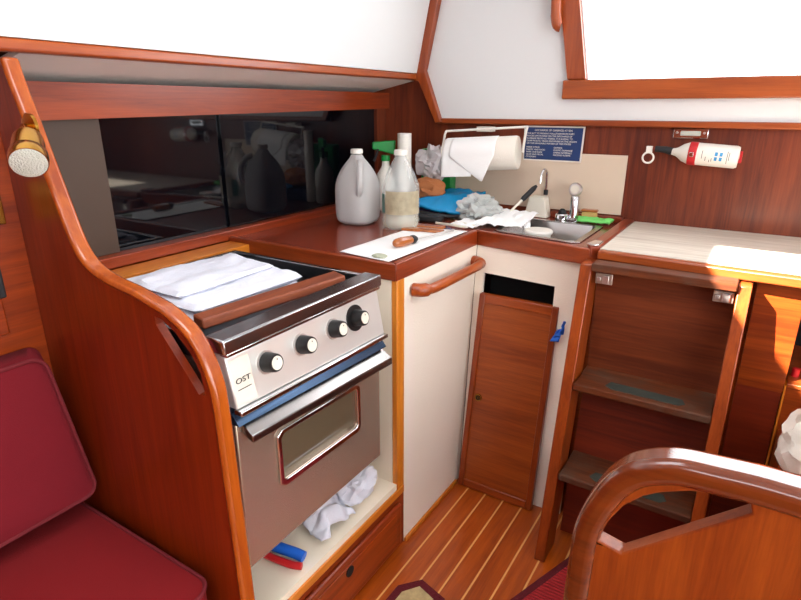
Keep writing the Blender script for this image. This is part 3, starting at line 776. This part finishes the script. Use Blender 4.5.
def curved_label(u0, u1, a0, a1, m, name, r=.0350):
    bm = ns(); G = []
    q = Vector((0, 0, 1)).rotation_difference(ex)
    s1 = Vector((0, -1, 0)); s2 = ex.cross(s1).normalized()
    for i in range(2):
        G.append([bm.verts.new(c0+ex*(u0, u1)[i]+(s1*math.cos(a)+s2*math.sin(a))*r) for a in [a0+(a1-a0)*k/10 for k in range(11)]])
    for k in range(10): bm.faces.new((G[0][k], G[0][k+1], G[1][k+1], G[1][k]))
    return obj(name, bm, m, t)
for k in range(4):
    curved_label(.126+.009*(k % 2)*1.5, .134+.0135*(k % 2), -.35+.42*(k//2), -.02+.42*(k//2), 'inkb', 'blue_mark')
for i, (u, a0, a1) in enumerate(((.090, -.4, .3), (.101, .1, .5), (.112, .35, .6), (.118, .2, .5), (.160, -.5, .6), (.165, -.4, .3))):
    curved_label(u, u+.0015, a0, a1, 'ink', 'small_print')

t = thing('vent_plate', (-.23, YB-.02, 1.215), 'small chrome light fitting under the trim above the extinguisher', 'fitting')
obj('base', B(-.280, -.176, YB-.012, YB-.0005, 1.200, 1.231), 'chrome', t, bev=.003)
bm = ns(); bx(bm, -.258, -.198, YB-.018, YB-.0125, 1.209, 1.224); obj('lens', bm, 'lens', t, bev=.003)
for x in (-.268, -.188): bm = lathe(ns(), [(0, 0), (.004, 0), (.003, .002), (0, .002)], (x, YB-.0121, 1.218), (0, -1, 0)); obj('screw', bm, 'steel', t)

bm = ns(); tube(bm, smooth_path([(-.695, 2.055, 1.75), (-.688, 2.055, 1.65), (-.684, 2.055, 1.585), (-.676, 2.057, 1.555), (-.668, 2.06, 1.55)], 5), [.017]*10+[.018]*6+[.016]*5, 14)
t = thing('hand_hold', (-.69, 2.06, 1.55), 'rounded wooden hand hold beside the bright window', 'handle')
obj('grip', bm, 'trim_z', t)
obj('mount', B(-.70, -.675, 2.07, YB-.0425, 1.60, 1.64), 'trim_z', t)

# ================================================================== COUNTER CLUTTER
ZC = .9065
# milky water jug
t = thing('water_jug', (-1.195, 1.61, ZC), 'milky translucent gallon jug in front of the black doors', 'jug')
bm = ns(); lathe(bm, [(.0, .0), (.052, .0), (.066, .012), (.070, .035), (.070, .125), (.066, .15), (.052, .185), (.028, .218), (.020, .226), (.0185, .240)], (-1.195, 1.61, ZC+.0005), (0, 0, 1), 40, sq=3.2)
obj('body', bm, 'jug', t, subsurf=1)
bm = ns(); tube(bm, smooth_path([(-1.165, 1.585, ZC+.215), (-1.148, 1.565, ZC+.205), (-1.138, 1.548, ZC+.17), (-1.140, 1.546, ZC+.13), (-1.155, 1.562, ZC+.10)], 4), .011, 10); obj('handle', bm, 'jug', t)
bm = ns(); lathe(bm, [(0, .256), (.0195, .255), (.021, .25), (.021, .2405), (0, .2405)], (-1.195, 1.61, ZC), (0, 0, 1), 24); obj('cap', bm, 'whitep', t)
# clear bottle
t = thing('drinks_bottle', (-1.03, 1.63, ZC), 'large clear plastic bottle with label and pale liquid beside the milky jug', 'bottle')
pf = [(.0, .0), (.056, .0), (.063, .01), (.064, .03), (.061, .04), (.064, .05), (.064, .13), (.062, .145), (.045, .185), (.026, .222), (.02, .232), (.0185, .240)]
bm = ns(); lathe(bm, pf, (-1.03, 1.63, ZC+.0005), (0, 0, 1), 40); obj('body', bm, 'clear', t)
bm = ns(); lathe(bm, [(0, .258), (.021, .257), (.0225, .252), (.0225, .2405), (0, .2405)], (-1.03, 1.63, ZC), (0, 0, 1), 24); obj('cap', bm, 'whitep', t)
M['liquid'] = mat('pale_liquid', srgb(226, 220, 190), rough=.1, alpha=.55)
bm = ns(); lathe(bm, [(0, .004), (.055, .004), (.060, .012), (.060, .10), (0, .10)], (-1.03, 1.63, ZC), (0, 0, 1), 40); obj('liquid', bm, 'liquid', t)
def arc_label(c, r, z0, z1, a0, a1, m, name, par):
    bm = ns(); n = 20; G = [[bm.verts.new((c[0]+r*math.cos(a0+(a1-a0)*k/n), c[1]+r*math.sin(a0+(a1-a0)*k/n), z)) for k in range(n+1)] for z in (z0, z1)]
    for k in range(n): bm.faces.new((G[0][k], G[0][k+1], G[1][k+1], G[1][k]))
    return obj(name, bm, m, par)
arc_label((-1.03, 1.63), .0648, ZC+.052, ZC+.128, -1.9, .2, 'label', 'label', t)
arc_label((-1.03, 1.63), .0652, ZC+.055, ZC+.118, -2.25, -1.95, 'labelg', 'green_label', t)
bm = ns(); tube(bm, smooth_path([(-1.0, 1.61, ZC+.222), (-.985, 1.60, ZC+.205), (-.975, 1.595, ZC+.17)], 4), .004, 8); obj('carry_strap', bm, 'clear', t)
# spray bottle
t = thing('spray_bottle', (-1.27, 1.90, ZC), 'dark spray bottle with green trigger head behind the jug', 'spray bottle')
bm = ns(); lathe(bm, [(0, 0), (.036, .0), (.04, .008), (.04, .11), (.034, .14), (.016, .17), (.014, .19)], (-1.27, 1.90, ZC), (0, 0, 1), 28); obj('body', bm, 'whitep', t)
bm = ns(); lathe(bm, [(0, .1905), (.018, .1905), (.018, .212), (0, .212)], (-1.27, 1.90, ZC), (0, 0, 1), 20); obj('collar', bm, 'green', t)
bm = ns()
hexa(bm, [(-1.305, 1.858, ZC+.235), (-1.235, 1.91, ZC+.2125), (-1.245, 1.93, ZC+.2125), (-1.313, 1.872, ZC+.235), (-1.305, 1.858, ZC+.262), (-1.232, 1.912, ZC+.268), (-1.243, 1.932, ZC+.268), (-1.313, 1.872, ZC+.262)])
obj('head', bm, 'green', t, bev=.006, seg=3)
bm = ns(); tube(bm, smooth_path([(-1.288, 1.875, ZC+.236), (-1.292, 1.87, ZC+.215), (-1.30, 1.862, ZC+.19)]), .005, 8); obj('trigger', bm, 'rubber', t)
# upright white roll
t = thing('cardboard_tube', (-1.185, 1.90, ZC), 'upright white tube standing behind the clear bottle', 'tube')
bm = ns(); lathe(bm, [(.022, 0), (.0265, 0), (.0265, .295), (.022, .295)], (-1.183, 1.90, ZC+.001), (0, 0, 1), 32)
obj('wall', bm, 'whitep', t)
# hazy plastic bag of goods, brown packet
tag(obj('brown_packet', blob((-1.085, 1.915, ZC+.095), (.075, .05, .042), 5, .2, 1.5), 'brownbox'), 'brown paper packet under the hazy plastic bag', 'packet')
tag(obj('dark_box', B(-1.17, -1.02, 1.875, 1.985, ZC, ZC+.052), 'navyp', bev=.004), 'dark box beneath the brown packet in the worktop corner', 'box')
tag(obj('plastic_bag', blob((-1.085, 1.945, ZC+.185), (.070, .045, .072), 2.2, .4, 1.5), 'bag'), 'hazy plastic bag heaped behind the clear bottle', 'bag')
tag(obj('green_package', B(-1.20, -1.06, 2.055, 2.10, ZC, ZC+.23), 'green', bev=.006), 'green package standing against the bulkhead behind the plastic bag', 'package')
# blue bag
def bl(u, v, p):
    p.z += .014*noise.noise(Vector((u*2.5, v*2.5, 3)))+.004*noise.noise(Vector((u*8, v*5, 1)))+.022*math.sin(u*PI)*math.sin(v*PI); return p
t = thing('blue_packet', (-1.0, 1.9, ZC), 'bright blue plastic packet lying in the worktop corner', 'packet')
obj('film', sheet([(-1.10, 1.80, ZC+.045), (-.915, 1.85, ZC+.02), (-.90, 2.04, ZC+.075), (-1.06, 2.02, ZC+.075)], 30, 30, bl), 'bluebag', t, solid=.012)
bm = ns(); tube(bm, smooth_path([(-1.09, 1.80, ZC+.03), (-1.02, 1.80, ZC+.022), (-.94, 1.838, ZC+.012), (-.91, 1.86, ZC+.02)], 5), .006, 8); obj('dark_edge', bm, 'rubber', t)
# dark pouch
tag(obj('dark_pouch', B(-1.065, -.945, 1.742, 1.79, ZC, ZC+.022), 'rubber', bev=.008, seg=3), 'dark grey pouch lying in front of the blue packet', 'pouch')
# two brown slats
for k, (x, y, a) in enumerate(((-.955, 1.665, -.15), (-.925, 1.60, -.1))):
    bm = ns(); bx(bm, -.07, .07, -.016, .016, 0, .008)
    bmesh.ops.transform(bm, matrix=Matrix.Translation((x, y, ZC+.0022)) @ Matrix.Rotation(a+.3, 4, 'Z'), verts=bm.verts[:])
    tag(obj('wood_strip', bm, 'handle', bev=.002), ('thin brown wooden slat nearest the clear bottle and dark pouch', 'thin brown wooden slat lying across the white paper towel')[k], 'slat', 'wooden slats on the worktop')
# pale sticks
for k, (p, q, r, lab) in enumerate((((-.945, 1.728, ZC+.007), (-.795, 1.665, ZC+.018), .0045, 'white thin stick pointing at the worktop corner'), ((-.90, 1.79, ZC+.006), (-.80, 1.745, ZC+.006), .005, 'cream stick lying behind the white thin stick'))):
    bm = ns(); tube(bm, [p, Vector(p).lerp(Vector(q), .9), q], [r, r, r*.5], 10); tag(obj('stick', bm, 'cream'), lab, 'stick')
# white paper towel sheet on the worktop
def pp(u, v, p):
    p.z += .0012*noise.noise(Vector((u*4, v*4, 3)))+.0012; return p
tag(obj('paper_sheet', sheet([(-.985, 1.235, ZC+.0015), (-.805, 1.215, ZC+.0015), (-.800, 1.68, ZC+.0015), (-.985, 1.645, ZC+.0015)], 30, 30, pp), 'paper', solid=.001), 'white paper towel sheet spread on the worktop under the screwdriver', 'paper')
# screwdriver
t = thing('screwdriver', (-.85, 1.45, ZC+.005), 'screwdriver with brown wooden handle and dark collar on the white paper', 'screwdriver')
a_, b_ = Vector((-.872, 1.345, ZC+.0175)), Vector((-.825, 1.64, ZC+.012)); dd = (b_-a_).normalized()
bm = ns(); lathe(bm, [(0, 0), (.008, .001), (.013, .008), (.0145, .03), (.0135, .06), (.0115, .075)], a_, dd, 10); obj('handle', bm, 'handle', t)
bm = ns(); lathe(bm, [(.010, .0755), (.013, .078), (.013, .088), (.007, .100)], a_, dd, 18); obj('collar', bm, 'rubber', t)
bm = ns(); lathe(bm, [(.0035, .1005), (.0035, .27), (.0045, .285), (.001, .295)], a_, dd, 12); obj('shaft', bm, 'steel', t)
tag(obj('putty_lump', blob((-.853, 1.243, ZC+.006), (.024, .018, .006), 6, .2, 2, 3, flat=ZC+.003), mat('x', srgb(150, 156, 132)) and 'putty'), 'small grey-green lump on the edge of the white paper', 'lump')
# crumpled printed bag and papers at the sink
tag(obj('crumpled_bag', blob((-.865, 1.90, ZC+.036), (.085, .080, .055), 9.7, .5, 1.9, flat=ZC+.001), 'bagm'), 'crumpled printed plastic bag left of the sink', 'bag')
def cp(sd, amp):
    def f(u, v, p):
        p.z += amp*(abs(noise.noise(Vector((u*4, v*3, sd))))+.4*abs(noise.noise(Vector((u*10, v*9, sd)))))+.003; return p
    return f
tag(obj('crumpled_paper', sheet([(-.83, 1.745, ZC+.004), (-.66, 1.80, ZC+.006), (-.655, 1.95, ZC+.030), (-.80, 1.96, ZC+.032)], 26, 26, cp(4, .014)), 'paper', solid=.0012), 'crumpled white paper on the left rim of the sink', 'paper')
tag(obj('scrap_paper', sheet([(-.90, 1.745, ZC+.002), (-.80, 1.72, ZC+.002), (-.79, 1.80, ZC+.006), (-.88, 1.84, ZC+.006)], 14, 14, cp(8, .012)), 'paper', solid=.001), 'small scrap of white paper in the inner corner of the worktop', 'paper')
# soap dispenser box
t = thing('sink_caddy', (-.69, 2.07, ZC), 'cream tapered caddy standing behind the sink', 'caddy')
bm = ns(); hexa(bm, [(-.745, 2.045, ZC), (-.655, 2.045, ZC), (-.655, 2.10, ZC), (-.745, 2.10, ZC), (-.732, 2.055, ZC+.075), (-.672, 2.055, ZC+.075), (-.672, 2.10, ZC+.075), (-.732, 2.10, ZC+.075)])
obj('body', bm, 'cream', t, bev=.005, seg=3)
t = thing('hook_faucet', (-.685, 2.04, ZC), 'slim chrome hooked tap behind the cream caddy', 'tap')
bm = ns(); tube(bm, smooth_path([(-.687, 2.107, ZC+.002), (-.687, 2.107, ZC+.14), (-.688, 2.103, ZC+.165), (-.692, 2.085, ZC+.172), (-.696, 2.07, ZC+.155), (-.697, 2.065, ZC+.125)], 5), .004, 10); obj('spout', bm, 'chrome', t)
bm = ns(); lathe(bm, [(0, 0), (.008, 0), (.008, .018), (0, .02)], (-.687, 2.107, ZC+.078)); obj('collar', bm, 'rubber', t)
# brush with black grip resting from the sink onto the tap
t = thing('dish_brush', (-.73, 2.0, ZC+.02), 'dish brush with black grip leaning up behind the sink', 'brush')
p0, p1 = Vector((-.765, 1.93, ZC+.022)), Vector((-.700, 2.035, ZC+.118)); dv = (p1-p0)
bm = ns(); tube(bm, [p0, p0+dv*.25, p0+dv*.5], [.004, .0045, .005], 10); obj('shaft', bm, 'cream', t)
bm = ns(); tube(bm, [p0+dv*.5, p0+dv*.56, p0+dv*.9, p0+dv], [.007, .0095, .0095, .005], 12); obj('grip', bm, 'rubber', t)
bm = ns(); tube(bm, [p0+Vector((-.035, -.012, .0)), p0+Vector((-.012, -.004, -.003)), p0+dv*.06], [.006, .009, .006], 10); obj('head', bm, 'rubber', t)
# faucet with round sprayer
t = thing('shower_faucet', (-.56, 2.06, ZC), 'chrome mixer tap with round grey sprayer head behind the sink', 'tap')
bm = ns(); lathe(bm, [(0, 0), (.026, 0), (.026, .006), (.018, .012), (.0165, .02), (.0165, .085), (.013, .09)], (-.562, 2.06, ZC), (0, 0, 1), 28); obj('body', bm, 'chrome', t)
bm = ns(); lathe(bm, [(0, -.010), (.016, -.010), (.023, -.002), (.024, .008), (.021, .012), (0, .012)], (-.562, 2.057, ZC+.112), (0, -1, .15), 30); obj('sprayer_head', bm, mat('sp', srgb(150, 152, 156), rough=.4) and 'steel', t)
bm = ns(); lathe(bm, [(0, 0), (.014, 0), (.0145, .003), (0, .003)], (-.562, 2.0445, ZC+.114), (0, -1, .15), 24); obj('spray_face', bm, 'cream', t)
bm = ns(); lathe(bm, [(0, 0), (.024, 0), (.024, .02), (.02, .024), (.018, .024), (.018, .01), (0, .01)], (-.600, 2.045, ZC+.0005)); cupo = tag(obj('chrome_cup', bm, 'chrome'), 'low chrome cup beside the mixer tap', 'cup')
tag(obj('black_stopper', lathe(ns(), [(0, .0105), (.015, .0105), (.014, .035), (.006, .042), (0, .042)], (-.600, 2.045, ZC), (0, 0, 1)), 'rubber'), 'black stopper standing in the low chrome cup', 'stopper')
t = thing('scrub_brush', (-.52, 2.08, ZC), 'tan bristled brush against the splash panel right of the tap', 'brush')
bm = ns(); bx(bm, -.535, -.485, 2.062, 2.088, ZC+.001, ZC+.035); obj('bristles', bm, 'bristle', t, bev=.002)
obj('back', B(-.538, -.482, 2.060, 2.088, ZC+.0355, ZC+.044), 'handle', t, bev=.003)
tag(obj('green_cloth', sheet([(-.535, 2.012, ZC+.006), (-.425, 2.015, ZC+.006), (-.42, 2.055, ZC+.012), (-.545, 2.055, ZC+.012)], 20, 10, cp(2, .01)), 'greencl', solid=.008), 'light green cloth folded on the worktop right of the tap', 'cloth')
bm = lathe(ns(), [(0, 0), (.036, 0), (.042, .092), (.047, .093), (.048, .099), (.045, .104), (0, .104)], (-.612, 1.832, .8045), (0, 0, 1), 40)
tag(obj('white_tub', bm, 'whitep'), 'round white lidded tub standing in the steel sink', 'tub')

# ================================================================== RUGS
t = thing('patterned_rug', (-.6, .85, 0), 'patterned mat corner on the cabin sole at the bottom centre', 'rug')
def rot_box(cx, cy, w, l, a, z0, z1):
    bm = ns(); bx(bm, -w, 0, -l, 0, z0, z1); bmesh.ops.transform(bm, matrix=Matrix.Translation((cx, cy, 0)) @ Matrix.Rotation(a, 4, 'Z'), verts=bm.verts[:]); return bm
obj('border', PZ([[(-.637, 1.125), (-.55, 1.10), (-.50, .50), (-.70, .50), (-.685, 1.07)]], .0005, .006), 'rugb', t)
obj('field', PZ([[(-.630, 1.098), (-.575, 1.08), (-.53, .52), (-.675, .52), (-.662, 1.055)]], .0062, .0085), 'rugp', t)
t = thing('red_rug', (-.1, 1.1, 0), 'red ribbed rug on the cabin sole in front of the ladder', 'rug')
obj('border', PZ([[(-.295, 1.465), (-.397, 1.19), (-.44, .50), (.10, .50), (.10, 1.33), (-.02, 1.34), (-.02, 1.465)]], .0005, .006), 'rugb', t)
M['rib'] = m = mat('red_ribbed', srgb(176, 40, 44), rough=1, var=.3, vscale=50)
nt = m.node_tree; tc = N(nt, 'ShaderNodeTexCoord'); wv = N(nt, 'ShaderNodeTexWave', Scale=28.0, Distortion=1.5); wv.bands_direction = 'Y'
nt.links.new(tc.outputs['Object'], wv.inputs[0]); bp = N(nt, 'ShaderNodeBump', Strength=1.0, Distance=.004); nt.links.new(wv.outputs['Fac'], bp.inputs['Height']); nt.links.new(bp.outputs[0], nt.nodes['Principled BSDF'].inputs['Normal'])
obj('field', PZ([[(-.278, 1.45), (-.375, 1.185), (-.415, .52), (.09, .52), (.09, 1.32), (-.035, 1.33), (-.035, 1.45)]], .0062, .0095), 'rib', t)

# ================================================================== LIGHT
wd = bpy.data.worlds.new('sky'); bpy.context.scene.world = wd; wd.use_nodes = True
bg = wd.node_tree.nodes['Background']; bg.inputs[0].default_value = (.92, .96, 1, 1); bg.inputs[1].default_value = 6.8
sun = bpy.data.lights.new('sun', 'SUN'); sun.energy = 45; sun.angle = math.radians(.6); sun.color = (1, .95, .86)
so = bpy.data.objects.new('sun', sun); COL.objects.link(so)
so.rotation_euler = Vector((.80, 1.0, -.95)).to_track_quat('-Z', 'Y').to_euler()
def portal(loc, dirv, sx, sy):
    l = bpy.data.lights.new('portal', 'AREA'); l.shape = 'RECTANGLE'; l.size = sx; l.size_y = sy; l.cycles.is_portal = True
    o = bpy.data.objects.new('portal', l); COL.objects.link(o); o.location = loc
    o.rotation_euler = Vector(dirv).to_track_quat('-Z', 'Y').to_euler()
portal((.04, YB+.03, 1.615), (0, -1, 0), 1.45, .5)
portal((1.24, 0, 1.375), (-1, 0, 0), .66, 2.6)
portal((-.648, .50, 1.96), (0, 0, -1), .62, .6)
portal((.075, -.85, 1.96), (0, 0, -1), .76, .72)

# ================================================================== CAMERA
cam = bpy.data.cameras.new('camera'); co = bpy.data.objects.new('camera', cam); COL.objects.link(co)
cam.sensor_width = 36; cam.lens = 568/801*36; cam.clip_start = .02
co.location = (0, 0, 1.30)
P_, Yw = math.radians(18.86), math.radians(32.3)
fw = Vector((-math.sin(Yw)*math.cos(P_), math.cos(Yw)*math.cos(P_), -math.sin(P_)))
co.rotation_euler = fw.to_track_quat('-Z', 'Y').to_euler()
sc = bpy.context.scene; sc.camera = co
sc.view_settings.view_transform = 'Standard'; sc.view_settings.look = 'None'
sc.view_settings.gamma = 1; sc.view_settings.use_curve_mapping = False
sc.view_settings.exposure = 0.22
sc.cycles.max_bounces = 10; sc.cycles.transmission_bounces = 8; sc.cycles.diffuse_bounces = 6
